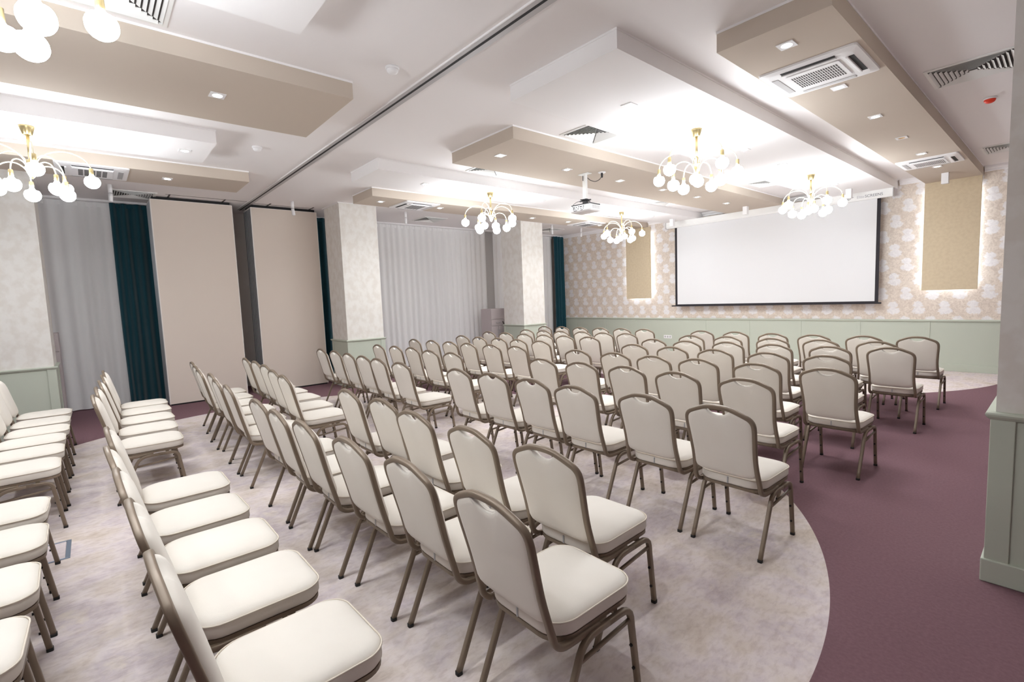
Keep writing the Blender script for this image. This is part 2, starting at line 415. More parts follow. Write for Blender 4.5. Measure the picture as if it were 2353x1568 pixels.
# ------------------------------------------------------------------ curtains
def curtain(name, x, y0, y1, z0, z1, folds, amp, m, seed, parent, flare=0.0):
    rnd = random.Random(seed); ph = [rnd.uniform(0, 6.28) for _ in range(4)]; n = max(40, folds * 10)
    def fn(u, v):
        yy = y0 + (y1 - y0) * u
        a = math.sin(u * folds * 6.283 + ph[0] + .5 * math.sin(u * folds * 1.7 + ph[1])) + .22 * math.sin(u * folds * 4.1 + ph[2] + v * .8)
        return (x + amp * a * (.75 + .35 * (1 - v)), yy + .01 * math.sin(v * 5 + ph[3] + u * 9) * (1 - v), z0 + (z1 - z0) * v)
    return MB().grid(fn, n, 14).build(name, m, parent, recalc=False)
def curtain_thing(name, x, y0, y1, folds, amp, m, seed, label, cat, group, z1=3.455):
    t = empty(name, (x, (y0 + y1) / 2, 0)); tag(t, label, cat, group)
    c = curtain('drape', 0, y0 - (y0 + y1) / 2, y1 - (y0 + y1) / 2, .015, z1, folds, amp, m, seed, t)
    hd = MB().grid(lambda u, v: (amp * .3 * math.sin(u * folds * 6.283 * 2) + .004, (y0 - y1) / 2 + (y1 - y0) * u, z1 - .075 + .07 * v), max(30, folds * 6), 1)
    hd.build('heading_tape', m, t, recalc=False)
    return t
curtain_thing('teal_curtain', -10.72, .42, .955, 3, .05, 'teal', 1, 'dark teal velvet curtain left of the stacked partitions', 'curtain', 'teal velvet curtains')
curtain_thing('teal_curtain', -10.60, 3.74, 4.22, 3, .04, 'teal', 2, 'dark teal velvet curtain in the narrow gap beside the partitions and column', 'curtain', 'teal velvet curtains')
curtain_thing('teal_curtain', -10.66, 11.06, 11.50, 3, .045, 'teal', 3, 'dark teal velvet curtain in the far corner by the blossom wallpaper', 'curtain', 'teal velvet curtains')
curtain_thing('sheer_curtain', -10.78, -1.9, .44, 12, .022, 'sheer', 4, 'white sheer curtain behind the rear column, left of the teal curtain', 'curtain', 'white sheer curtains')
curtain_thing('sheer_curtain', -10.74, 4.25, 8.45, 26, .02, 'sheer', 5, 'wide white sheer curtain between the two far columns', 'curtain', 'white sheer curtains')
curtain_thing('sheer_curtain', -10.76, 8.75, 11.1, 14, .02, 'sheer', 6, 'white sheer curtain right of the far column beside the corner curtain', 'curtain', 'white sheer curtains')
for a, b, lb in ((-1.95, .97, 'white ceiling curtain rail over the rear sheer and teal curtains'), (3.6, 11.5, 'long white ceiling curtain rail over the far curtains')):
    tag(MB().box(-10.80, a, CZ - .035, -10.66, b, CZ).build('curtain_rail', 'white', bevel=.003), lb, 'curtain rail', 'ceiling curtain rails')

# ------------------------------------------------------------------ stacked partition panels
def panel_proto():
    t = empty('partition_panel', (0, 0, 0))
    MB().box(-.088, .012, .025, 0, 1.178, 3.43).build('leaf', 'panel', t)
    e = MB().box(-.09, 0, .02, .002, .012, 3.438).box(-.09, 1.178, .02, .002, 1.19, 3.438).box(-.09, .012, 3.43, .002, 1.178, 3.438)
    e.build('edge_profile', 'panel_edge', t)
    MB().box(-.086, -.006, .03, -.062, 0, 3.41).box(-.028, -.006, .03, -.004, 0, 3.41).build('edge_seal', 'silver', t)
    MB().box(-.062, -.003, .03, -.028, 0, 3.41).build('edge_groove', 'black', t)
    MB().box(-.075, .02, .0, -.015, 1.17, .022).build('floor_seal', 'black', t)
    MB().box(-.08, .03, 3.438, -.03, 1.16, CZ - .004).build('hanger', 'black', t)
    return t
pp = panel_proto(); first = True
ORD = ['front', 'second', 'third', 'fourth', 'rearmost']
for (y, nm) in ((.91, 'left stack beside the teal curtain'), (2.396, 'right stack beside the column')):
    for k in range(5):
        t = pp if first else dup(pp); first = False
        t.location = (-9.93 - .104 * k, y, 0)
        tag(t, '%s beige folding wall panel of the %s' % (ORD[k], nm), 'partition', 'stacked folding wall panels')

# ------------------------------------------------------------------ banquet chairs
HB = .0122
def yb(z): return -.34 + (.925 - z) * .245
BACK = [(0, .9125), (.04, .911), (.08, .9045), (.125, .8875), (.158, .8735), (.177, .864), (.1915, .851), (.2005, .834), (.2035, .812), (.2030, .785), (.1995, .735), (.1940, .66), (.191, .60), (.1925, .54), (.197, .48), (.200, .445)]
def build_chair():
    t = empty('banquet_chair', (0, 0, 0))
    # seat outline
    def outline(hw, y0, y1, rf, rr, n=7):
        o = []
        for cx, cy, r, a0 in ((hw - rf, y1 - rf, rf, 0), (-hw + rf, y1 - rf, rf, 90), (-hw + rr, y0 + rr, rr, 180), (hw - rr, y0 + rr, rr, 270)):
            for i in range(n + 1):
                a = math.radians(a0 + 90 * i / n); o.append((cx + r * math.cos(a), cy + r * math.sin(a)))
        return o
    base = outline(.205, -.205, .25, .085, .10)
    def ins(d):
        return [(x * (1 - d / .205), (y - .0225) * (1 - d / .2275) + .0225) for x, y in base]
    R = []
    for d, z in ((.02, .404), (.006, .408), (0, .418), (0.0005, .455), (.004, .463), (.014, .472), (.035, .480), (.075, .4855), (.13, .4885), (.18, .4895)):
        R.append([(x, y, z) for x, y in ins(d)])
    seat = MB().rings(R, True).build('seat', 'cream', t)
    MB().sweep([(x, y, .4615) for x, y in ins(-.001)], circ(.0034, 6), ref=(0, 0, 1), closed=True).build('piping', 'piping', seat)
    R = [[(x, y, z) for x, y in ins(.004)] for z in (.388, .405)]
    MB().rings(R, False).build('seat_pan', 'frame', t)
    # backrest pad
    half = [(0, .480), (.10, .4805), (.15, .484), (.178, .494), (.190, .515), (.1905, .56), (.190, .61), (.193, .67), (.198, .735), (.2015, .785), (.2015, .810), (.198, .832), (.189, .849), (.175, .862), (.156, .872), (.125, .885), (.092, .897), (.074, .896), (.061, .883), (.036, .868), (0, .862)]
    loop = half + [(-x, z) for x, z in reversed(half[1:-1])]
    cz = .69
    def ring(s, dy): return [(x * s, yb(cz + (z - cz) * s) + dy, cz + (z - cz) * s) for x, z in loop]
    R = [ring(.10, -.017), ring(.5, -.016), ring(.85, -.0135), ring(.955, -.011), ring(.99, -.006), ring(1.0, .002), ring(.992, .011), ring(.965, .021), ring(.9, .031), ring(.75, .038), ring(.4, .041), ring(.10, .042)]
    MB().rings(R, True).build('backrest', 'cream', t)
    MB().box(-.0035, -.209, .414, .0035, -.2045, .452).build('zip_end', 'silver', seat)
    # back frame hoop
    right = [(x, yb(z), z) for x, z in BACK] + [(.2005, -.2145, .418), (.200, -.199, .399), (.199, -.176, .386), (.198, -.145, .380), (.198, -.06, .379), (.198, .02, .379)]
    path = [(-x, y, z) for x, y, z in reversed(right[1:])] + right
    path = spline(path, 2)
    R_ = rprof(.0245, .025, .006, 2)
    fr = MB(); n = len(path); rr = []
    for i, p in enumerate(path):
        tg = (path[min(i + 1, n - 1)] - path[max(i - 1, 0)]).normalized()
        # side normal: stays in the hoop's own plane on the back, turns sideways under the seat
        nb = Vector((0, .971, .238))
        k = max(0.0, min(1.0, (p.z - .40) / .05)); side = Vector((1, 0, 0))
        a = nb - tg * nb.dot(tg)
        if a.length < .5: a = side.cross(tg)
        a.normalize()
        if k < 1: 
            a2 = tg.cross(side); a2.normalize()
            if a2.dot(a) < 0: a2 = -a2
            a = (a * k + a2 * (1 - k)).normalized()
        b = tg.cross(a)
        rr.append([tuple(p + a * u + b * v) for u, v in R_])
    fr.rings(rr, True).build('back_frame', 'frame', t)
    # legs: one side arch is a rear half and a front half
    LP = rprof(.0235, .0235, .005, 2); X = .2115
    rear = [(0, -.240, .012), (0, -.218, .06), (0, -.113, .290), (0, -.098, .322), (0, -.083, .343), (0, -.062, .358), (0, -.036, .367), (0, -.005, .370), (0, .06, .370)]
    front = [(0, .06, .370), (0, .125, .370), (0, .155, .368), (0, .178, .359), (0, .192, .345), (0, .200, .322), (0, .203, .290), (0, .234, .06), (0, .240, .012)]
    for sx in (-1, 1):
        for pts, fy, fr_ in ((rear, -.2405, False), (front, .2405, True)):
            lg = MB().sweep([(sx * X, y, z) for x, y, z in pts], LP, ref=(1, 0, 0)).build('leg', 'frame', t)
            MB().prism([(sx * X + u, fy + v) for u, v in rprof(.026, .027, .006, 2)], 'z', 0, .016, True).build('foot_cap', 'foot', lg)
            if fr_:
                for z, yy in ((.10, .2285), (.205, .2145)):
                    q = MB()
                    q.rings([[(sx * X + .0065 * math.cos(a), yy - .0115 - d, z + .0065 * math.sin(a)) for a in [k * .7854 for k in range(8)]] for d in (-.002, .0075)], True)
                    q.build('leg_bumper', 'foot', lg)
        MB().sweep([(sx * X, -.112, .292), (sx * X, .204, .318)], rprof(.015, .015, .004, 2), ref=(1, 0, 0)).build('stretcher', 'frame', t)
    for yy in (-.15, .12):
        MB().box(-.20, yy - .011, .371, .20, yy + .011, .388).build('crossbar', 'frame', t)
    return t

chair0 = build_chair()
# rows: (origin Y, [X of right block], [X of left block]); X then individual Y offsets read from the photograph
ROWS = [
 ([(-1.26, 7.82), (-1.80, 7.75), (-2.38, 7.70), (-2.95, 7.73), (-3.55, 7.83), (-4.14, 7.87)], [(-5.28, 7.88), (-5.82, 7.90), (-6.35, 7.89), (-6.90, 7.89), (-7.45, 7.93), (-7.98, 7.91)]),
 ([(-1.51, 7.03), (-2.08, 7.01), (-2.66, 6.97), (-3.30, 7.01), (-3.84, 6.98)], [(-5.02, 6.94), (-5.50, 6.92), (-6.03, 6.96), (-6.54, 6.93), (-7.02, 6.93), (-7.58, 6.97)]),
 ([(-1.25, 6.41), (-1.78, 6.28), (-2.35, 6.23), (-2.94, 6.27), (-3.47, 6.18), (-4.02, 6.23)], [(-5.18, 6.14), (-5.72, 6.14), (-6.21, 6.13), (-6.75, 6.14), (-7.38, 6.21), (-7.98, 6.26)]),
 ([(-1.57, 5.43), (-2.11, 5.40), (-2.70, 5.41), (-3.26, 5.43), (-3.84, 5.48)], [(-5.41, 5.26), (-5.96, 5.28), (-6.49, 5.30), (-7.03, 5.29), (-7.67, 5.36)]),
 ([(-1.30, 4.56), (-1.88, 4.55), (-2.46, 4.57), (-2.95, 4.55), (-3.49, 4.58), (-4.06, 4.58)], [(-5.14, 4.52), (-5.68, 4.48), (-6.22, 4.45), (-6.76, 4.46), (-7.28, 4.45), (-7.85, 4.43)]),
 ([(-1.61, 3.72), (-2.18, 3.72), (-2.73, 3.76), (-3.28, 3.74), (-3.83, 3.73)], [(-5.31, 3.53), (-5.85, 3.52), (-6.47, 3.60), (-6.94, 3.57), (-7.47, 3.54)]),
 ([(-1.345, 2.75), (-1.87, 2.76), (-2.45, 2.71), (-2.95, 2.74), (-3.48, 2.73), (-3.98, 2.71)], [(-4.99, 2.61), (-5.60, 2.63), (-6.08, 2.65), (-6.60, 2.67), (-7.17, 2.70), (-7.70, 2.69)]),
 ([(-1.565, 1.50), (-2.09, 1.47), (-2.68, 1.46), (-3.21, 1.51), (-3.78, 1.50)], [(-5.13, 1.40), (-5.68, 1.45), (-6.29, 1.52), (-6.85, 1.55), (-7.40, 1.56)]),
 ([(-1.31, .98), (-1.87, .97), (-2.40, .93), (-2.96, .89), (-3.43, .87), (-3.97, .88)], [(-4.93, .87), (-5.44, .87), (-6.00, .92), (-6.55, .89), (-7.06, .93), (-7.59, .97)]),
 ([(-1.64, .07), (-2.18, .05), (-2.68, .03), (-3.18, .01), (-3.73, .02)], [(-5.35, -.035), (-5.91, -.01), (-6.47, .02), (-7.03, .05), (-7.55, .07)]),
 ([(-2.40, -.855), (-2.93, -.85), (-3.49, -.85), (-4.03, -.87)], [(-5.13, -.85), (-5.67, -.845), (-6.18, -.85), (-6.68, -.835), (-7.22, -.84), (-7.79, -.84)]),
]
ROWN = ['front row by the screen', 'second row from the screen', 'third row from the screen', 'fourth row from the screen', 'fifth row from the screen', 'sixth row from the screen',
        'seventh row from the screen', 'eighth row from the screen', 'ninth row from the screen', 'tenth row from the screen', 'rearmost row']
NTH = ['first', 'second', 'third', 'fourth', 'fifth', 'sixth']
used = False
rj = random.Random(11)
for r, (R_, L_) in enumerate(ROWS):
    for blk, lst in (('right', R_), ('left', sorted(L_, reverse=True))):
        order = sorted(lst, key=lambda p: p[0]) if blk == 'right' else lst     # counted from the centre aisle outwards
        for k, (x, ya) in enumerate(order):
            c = chair0 if not used else dup(chair0); used = True
            c.location = (x, ya + .337, 0)
            c.rotation_euler = (0, 0, math.radians(rj.uniform(-1.6, 1.6)))
            pos = NTH[k] + ' from the centre aisle'
            if k == len(order) - 1 and len(order) > 4: pos = 'outermost'
            tag(c, 'cream padded banquet chair, %s, %s, %s-hand block' % (pos, ROWN[r], blk), 'chair', 'banquet chairs in rows')

# ------------------------------------------------------------------ chandeliers
def build_chandelier():
    t = empty('chandelier', (0, 0, 0))
    MB().lathe([(.057, 0), (.055, -.012), (.036, -.075), (.030, -.080)], n=24).build('canopy', 'brass', t)
    MB().lathe([(.013, -.078), (.013, -.31)], n=12).build('stem', 'brass', t)
    MB().lathe([(.012, -.30), (.030, -.305), (.031, -.365), (.048, -.368), (.048, -.376), (.026, -.380), (.024, -.45), (.010, -.47), (.003, -.475)], n=20).build('hub', 'brass', t)
    def arm(ang, pts, rs, zs):
        ca, sa = math.cos(ang), math.sin(ang)
        P = lambda r, z: (r * ca, r * sa, z)
        a = MB().sweep([p for p in spline([P(r, z) for r, z in pts], 6)], circ(.0055, 8), ref=(-sa, ca, 0)).build('arm', 'arm', t)
        c = (rs * ca, rs * sa, 0)
        MB().lathe([(.006, zs + .006), (.017, zs), (.018, zs - .055), (.016, zs - .058)], c, 14).build('lamp_holder', 'brass', a)
        prof = [(.014, zs - .054), (.018, zs - .062), (.026, zs - .078)]
        cz = zs - .125; R = .063
        for k in range(3, 15):
            th = math.pi * (k / 14.0) ; prof.append((max(R * math.sin(th), .001), cz + R * math.cos(th)))
        prof = [p for i, p in enumerate(prof) if i < 3 or p[1] < zs - .085]
        MB().lathe(prof, c, 18).build('globe_bulb', 'bulb', a)
    for k in range(5):
        a = k * math.pi * .4
        arm(a, [(.026, -.37), (.06, -.29), (.14, -.225), (.25, -.205), (.35, -.235), (.41, -.29), (.43, -.345)], .43, -.345)
        a += math.pi / 5
        arm(a, [(.022, -.44), (.045, -.385), (.09, -.345), (.15, -.335), (.21, -.36), (.24, -.41), (.25, -.455)], .25, -.455)
    return t
ch0 = build_chandelier()
for i, (x, y, z, lb) in enumerate(((-2.75, 5.14, SZ, 'brass globe chandelier hanging nearest the projector on its right'), (-2.77, 8.73, SZ, 'brass globe chandelier hanging in front of the projection screen'),
        (-6.38, 5.17, SZ, 'brass globe chandelier hanging over the left block near the middle column'), (-6.42, 8.80, SZ, 'brass globe chandelier hanging before the left tan wall panel'),
        (-6.38, -.28, SZ, 'brass globe chandelier over the rear left chairs, canopy in view'), (-2.83, -.27, SZ, 'brass globe chandelier cut off by the top left corner'))):
    c = ch0 if i == 0 else dup(ch0)
    c.location = (x, y, z); c.rotation_euler = (0, 0, (.77, .5, .23, .8, .1, 1.69)[i])
    tag(c, lb, 'chandelier', 'globe chandeliers')

# ------------------------------------------------------------------ recessed downlights
def build_downlight(lit='lamp'):
    t = empty('ceiling_downlight', (0, 0, 0)); q = MB()
    s, r, n = .056, .036, 24
    R1 = []; R2 = []
    for k in range(n):
        a = 2 * math.pi * k / n; c, d = math.cos(a), math.sin(a); m_ = s / max(abs(c), abs(d))
        R1.append((c * m_, d * m_, -.006)); R2.append((c * r, d * r, -.006))
    q.rings([[(x, y, 0) for x, y, z in R1], R1, R2, [(x, y, .0) for x, y, z in R2]], False, False, False).build('frame', 'white', t)
    MB().lathe([(r, -.0025), (.001, -.0028)], n=24, cap=False).build('lamp_disc', lit, t)
    return t
dl0 = build_downlight(); first = True
DL = []
N6 = (3.97, 5.17, 6.38, 7.58, 8.74, 9.92)
pos = ['nearest the track', 'second from the track', 'third from the track', 'fourth from the track', 'fifth from the track', 'nearest the screen']
for k, y in enumerate(N6):
    if k != 3: DL.append((-1.43, y, 'lit square downlight in the beige band by the pillar, ' + pos[k]))
for k, y in ((0, 3.96), (2, 6.39), (3, 7.62), (5, 9.92)): DL.append((-2.78, y, 'lit square downlight in the wide white band, ' + pos[k]))
for k, y in enumerate(N6): DL.append((-4.67, y, 'lit square downlight in the projector\'s beige band, ' + pos[k]))
for k, y in ((0, 3.96), (2, 6.39), (3, 7.6), (5, 9.92)): DL.append((-6.41, y, 'lit square downlight in the left white band, ' + pos[k]))
for k, y in enumerate(N6): DL.append((-7.91, y, 'lit square downlight in the beige band by the curtains, ' + pos[k]))
DL += [(-4.66, .95, 'lit square downlight in the large beige band at upper left'), (-6.45, .95, 'lit square downlight at the end of the upper left white band'),
       (-7.92, .94, 'lit square downlight beside the rear left cassette unit')]
for x, y in ((-2.78, .95), (-2.78, -1.45), (-4.66, -1.45), (-6.45, -1.45), (-7.92, -1.45), (-1.43, .95), (-1.43, -.25), (-1.43, -1.45)):
    DL.append((x, y, 'lit square downlight behind the camera, above the rear of the hall'))
for x, y, lb in DL:
    c = dl0 if first else dup(dl0); first = False
    c.location = (x, y, SZ); tag(c, lb, 'ceiling light', 'recessed downlights')
c = build_downlight('amber'); c.location = (-1.43, 7.58, SZ)
tag(c, 'unlit amber square downlight in the beige band by the pillar', 'ceiling light', 'recessed downlights')

# ------------------------------------------------------------------ ceiling cassettes
def build_cassette():
    t = empty('air_conditioner', (0, 0, 0)); S = .345
    def sq(s, r): return rprof(2 * s, 2 * s, r, 3)
    MB().rings([[(x, y, 0) for x, y in sq(S, .03)], [(x, y, -.014) for x, y in sq(S - .004, .03)], [(x, y, -.024) for x, y in sq(S - .05, .06)], [(x, y, -.026) for x, y in sq(.235, .05)]], False).build('housing', 'white', t)
    MB().prism(sq(.19, .02), 'z', -.033, -.025, False).build('grille', 'white', t)
    g = MB()
    for i in range(-9, 10):
        for j in range(-3, 2):
            g.box(i * .0175 - .0038, (j + 1) * .056 - .022, -.0345, i * .0175 + .0038, (j + 1) * .056 + .022, -.0325)
    o = g.build('grille_slots', 'vent_dark', t); o['kind'] = 'stuff'
    for k in range(4):
        c, s = ((1, 0), (0, 1), (-1, 0), (0, -1))[k]
        def bx(u0, v0, z0, u1, v1, z1):
            xs = (u0 * c - v0 * s, u1 * c - v1 * s); ys = (u0 * s + v0 * c, u1 * s + v1 * c)
            return (min(xs), min(ys), z0, max(xs), max(ys), z1)
        if k in (0, 3):
            MB().box(*bx(.256, -.19, -.027, .29, .19, -.0235)).build('air_slot', 'black', t)
            MB().box(*bx(.236, -.195, -.036, .254, .195, -.0235)).build('air_flap', 'white', t, bevel=.003)
        else:
            MB().box(*bx(.238, -.195, -.029, .29, .195, -.0235)).build('air_flap', 'grey_alu', t, bevel=.003)
    return t
ac0 = build_cassette()
for i, (x, y, rz, lb) in enumerate(((-1.44, 4.68, 0, 'large white ceiling cassette unit with dotted grille nearest the pillar'), (-1.44, 9.40, 0, 'white ceiling cassette unit in the beige band near the right wall panel'),
        (-7.93, .19, 0, 'white ceiling cassette unit beside the rear left chandelier'), (-7.94, 4.65, 0, 'white ceiling cassette unit near the middle column'), (-7.92, 9.42, 0, 'white ceiling cassette unit near the far left curtain corner'))):
    c = ac0 if i == 0 else dup(ac0)
    c.location = (x, y, SZ); tag(c, lb, 'air conditioner', 'ceiling cassette units')

# ------------------------------------------------------------------ four-way ceiling diffusers
def build_vent():
    t = empty('ceiling_vent', (0, 0, 0)); S = .30
    f = MB(); e = .028
    f.box(-S, -S, -.012, S, -S + e, 0).box(-S, S - e, -.012, S, S, 0).box(-S, -S + e, -.012, -S + e, S - e, 0).box(S - e, -S + e, -.012, S, S - e, 0)
    f.build('frame', 'white_metal', t, bevel=.002)
    MB().box(-S + e, -S + e, -.001, S - e, S - e, 0).build('backing', 'vent_dark', t)
    I = S - e
    for q in range(4):
        a = q * math.pi / 2; ca, sa = math.cos(a), math.sin(a); b = MB()
        for k in range(8):
            d = I - .014 - k * .0315; h = d - .01
            if h < .02: continue
            pts = []
            for (u, v, z) in ((d + .012, -h, -.016), (d + .012, h, -.016), (d - .006, h, -.002), (d - .006, -h, -.002)):
                pts.append((u * ca - v * sa, u * sa + v * ca, z))
            pts2 = [(x * 1.0, y * 1.0, z - .002) for x, y, z in pts]
            b.rings([pts, pts2], False)
        b.build('louvre_blades', 'white_metal', t)
    return t
v0 = build_vent()
for i, (x, y, lb) in enumerate(((-.67, 6.17, 'large square air vent beside the pillar, right of the beige band'), (-.66, 10.14, 'square air vent near the front wall beside the pillar'),
        (-3.73, 4.65, 'square air vent between the wide white band and projector band'), (-3.65, 9.42, 'square air vent between white band and projector band near the screen'),
        (-5.63, 4.65, 'square air vent half hidden behind the start of the projector band'), (-5.63, 9.42, 'square air vent left of the projector band near the screen'), (-9.97, .70, 'square air vent above the rear teal curtain'),
        (-9.88, 6.17, 'square air vent above the wide sheer curtain'), (-9.85, 10.1, 'square air vent near the far teal curtain'), (-3.73, .26, 'square air vent at the top edge above the back rows'))):
    c = v0 if i == 0 else dup(v0)
    c.location = (x, y, CZ); tag(c, lb, 'air vent', 'square ceiling air vents')

# ------------------------------------------------------------------ detectors, spotlights
def detector(x, y, m, label):
    t = empty('smoke_detector', (x, y, CZ)); tag(t, label, 'smoke detector', 'ceiling smoke detectors')
    MB().lathe([(.055, 0), (.055, -.012), (.05, -.018)], n=24).build('base', 'white', t)
    MB().lathe([(.047, -.016), (.046, -.03), (.036, -.044), (.02, -.052), (.002, -.053)], n=24).build('cover', m, t)
detector(-3.68, 2.02, 'white', 'white ceiling smoke detector left of the partition track')
detector(-6.39, 1.67, 'white', 'white ceiling smoke detector near the upper left beige band end')
detector(-.65, 7.29, 'red', 'red capped smoke detector on the ceiling beside the pillar')
def cyl_spot(x, y, tilt, label):
    t = empty('ceiling_spotlight', (x, y, CZ)); tag(t, label, 'spotlight', 'white cylinder spotlights')
    MB().lathe([(.027, 0), (.027, -.125)], n=20).build('upper_tube', 'white', t)
    MB().lathe([(.022, -.123), (.022, -.131)], n=20).build('swivel_joint', 'dark', t)
    h = MB(); R = []
    for r, z in ((.027, 0), (.027, -.115), (.023, -.118)):
        R.append([(r * math.cos(a), r * math.sin(a) * math.cos(tilt) + z * math.sin(tilt), z * math.cos(tilt) + r * math.sin(a) * math.sin(tilt) * -1 - .13) for a in [k * math.pi / 10 for k in range(20)]])
    h.rings(R, True).build('lamp_head', 'white', t)
for x, y, tl, lb in ((-9.37, .40, .05, 'white cylinder spotlight above the rear teal curtain'), (-9.33, 2.95, -.12, 'white cylinder spotlight in front of the right partition stack'),
        (-9.285, 5.21, 0, 'white cylinder spotlight before the wide sheer curtain'), (-9.14, 9.47, 0, 'white cylinder spotlight right of the far column'), (-9.16, 10.66, 0, 'white cylinder spotlight before the left blossom wallpaper')):
    cyl_spot(x, y, tl, lb)
def cube_spot(x, y, label):
    t = empty('ceiling_spotlight', (x, y, SZ)); tag(t, label, 'spotlight', 'white square spotlights')
    MB().box(-.045, -.045, -.158, .045, .045, 0).build('body', 'white', t, bevel=.003)
    MB().box(-.047, -.047, -.168, .047, .047, -.158).build('rim', 'white', t, bevel=.002)
    MB().box(-.036, -.036, -.1695, .036, .036, -.168).build('lens', 'white_metal', t)
for x, y, lb in ((-1.43, 10.65, 'white box spotlight above the right tan wall panel'), (-2.76, 10.68, 'white box spotlight right of centre above the screen case'),
        (-4.64, 10.73, 'white box spotlight left of centre above the screen case'), (-6.42, 10.82, 'white box spotlight at the left end of the screen case')):
    cube_spot(x, y, lb)

# ------------------------------------------------------------------ projector
t = empty('projector_mount', (-4.70, 5.58, SZ)); tag(t, 'white ceiling pole mount holding the projector', 'projector mount')
MB().box(-.09, -.05, -.008, .09, .05, 0).build('ceiling_plate', 'white_metal', t, bevel=.003)
MB().box(-.028, -.024, -.36, .028, .024, -.006).build('pole', 'white_metal', t, bevel=.004)
MB().box(-.035, -.03, -.372, .035, .03, -.355).box(-.1, -.012, -.385, .1, .012, -.371).box(-.012, -.1, -.385, .012, .1, -.371).box(-.03, -.03, -.446, .03, .03, -.38).build('bracket', 'dark', t, bevel=.002)
MB().box(-.02, -.0265, -.10, -.008, -.024, -.03).build('cable_slot', 'dark', t)
t = empty('projector', (-4.69, 5.57, 2.845)); tag(t, 'white projector hanging under the ceiling pole, rear sockets facing out', 'projector'); t.rotation_euler = (0, 0, math.radians(4))
pw, pd = .185, .14
MB().rings([[(x, y, z) for x, y in rprof(2 * (pw - i), 2 * (pd - i), .03, 4)] for i, z in ((.03, -.052), (.008, -.048), (0, -.03), (0, .03), (.006, .04))], True).build('body', 'white', t)
MB().prism(rprof(2 * (pw - .008), 2 * (pd - .008), .03, 4), 'z', .04, .056).build('top_cover', 'dark', t)
vg = MB()
for k in range(9): vg.box(pw - .001, -.09 + k * .02, -.022, pw + .0015, -.08 + k * .02, .026)
vg.build('side_vent', 'grey_alu', t)
pt = MB()
for k, (x, zz, ww, hh) in enumerate(((-.10, .018, .014, .007), (-.06, .018, .01, .007), (-.02, .02, .012, .006), (.02, .018, .018, .007), (.065, .018, .012, .007), (-.11, -.008, .012, .006), (-.07, -.008, .008, .005), (-.03, -.008, .01, .006), (.02, -.008, .01, .005), (.06, -.008, .008, .006), (-.08, -.03, .03, .004), (.03, -.03, .02, .004))):
    pt.box(x - ww, -pd - .0015, zz - hh, x + ww, -pd + .001, zz + hh)
pt.build('rear_sockets', 'dark', t)
MB().sweep(spline([(0, pd - .02, -.005), (0, pd + .02, -.005)], 2), circ(.04, 18), ref=(1, 0, 0)).build('lens', 'dark', t)
tag(MB().sweep(spline([(-4.735, 5.50, 2.955), (-4.76, 5.46, 2.94), (-4.79, 5.425, 2.91), (-4.79, 5.40, 2.87), (-4.76, 5.415, 2.838)], 6), circ(.004, 6), ref=(1, 0, .3)).build('video_cable', 'dark'), 'thin black cable looping from the mount to the projector sockets', 'cable')
tag(MB().lathe([(.055, 0), (.055, -.006), (.045, -.010), (.002, -.011)], (-4.50, 5.72, SZ), 24).build('ceiling_socket', 'white'), 'round white ceiling socket beside the projector mount', 'socket')
cb = MB().sweep(spline([(-4.666, 5.60, 3.285), (-4.63, 5.625, 3.245), (-4.575, 5.665, 3.225), (-4.525, 5.70, 3.25), (-4.50, 5.72, 3.30)], 6), circ(.0045, 6), ref=(0, 0, 1))
cb = cb.build('power_cable', 'dark'); tag(cb, 'black power cable curving from the projector mount to the ceiling socket', 'cable')
MB().lathe([(.008, -.035), (.014, -.03), (.016, .0), (.016, .03)], (-4.50, 5.72, 3.304), 14).build('plug', 'dark', cb)

# ------------------------------------------------------------------ projection screen
t = empty('projection_screen', (0, 11.33, 0)); tag(t, 'large white projection screen with black border pulled down before the wallpaper', 'projection screen')
case = MB().prism([(-.05, 3.195), (.05, 3.195), (.07, 3.22), (.07, 3.345), (-.07, 3.345), (-.07, 3.23)], 'x', -6.86, -2.235).build('screen_case', 'white_metal', t, bevel=.004)
MB().box(-2.235, -.075, 3.19, -2.222, .075, 3.345).box(-6.873, -.075, 3.19, -6.86, .075, 3.345).build('end_cap', 'grey_alu', t, bevel=.003)
MB().box(-6.59, -.006, 1.275, -2.475, -.003, 3.20).build('screen_fabric', 'screen', t)
b = MB().box(-6.65, -.004, 1.25, -6.588, .002, 3.20).box(-2.477, -.004, 1.25, -2.418, .002, 3.20).box(-6.588, -.0055, 1.25, -2.477, .002, 1.277)
b.build('black_border', 'screen_border', t)
MB().box(-6.753, -.02, 1.222, -2.372, .02, 1.252).build('bottom_bar', 'screen_border', t, bevel=.004)
# maker's mark on the case
def flat_text(body, x, z, size, m, parent, name, bold=0.0):
    cu = bpy.data.curves.new(name, 'FONT'); cu.body = body; cu.size = size; cu.extrude = .0006; cu.offset = bold
    ob = bpy.data.objects.new(name, cu); COL.objects.link(ob); ob.data.materials.append(M[m])
    me = bpy.data.meshes.new_from_object(ob.evaluated_get(bpy.context.evaluated_depsgraph_get()))
    bpy.data.objects.remove(ob); me.name = name
    ob = bpy.data.objects.new(name, me); COL.objects.link(ob)
    ob.parent = parent; ob.rotation_euler = (math.pi / 2, 0, 0); ob.location = (x, -.0725, z); return ob
flat_text('Elite', -2.785, 3.236, .07, 'logo_light', case, 'lettering')
flat_text('SCREENS', -2.655, 3.236, .07, 'logo_dark', case, 'lettering')
lg = MB()
for pts in ([(-2.945, 3.234), (-2.905, 3.234), (-2.885, 3.25), (-2.868, 3.268), (-2.835, 3.271)], [(-2.945, 3.246), (-2.918, 3.246)], [(-2.942, 3.258), (-2.912, 3.258)]):
    lg.sweep([(x, -.0722, z) for x, z in pts], [(-.004, -.001), (.004, -.001), (.004, .001), (-.004, .001)], ref=(0, 0, 1), smooth=False)
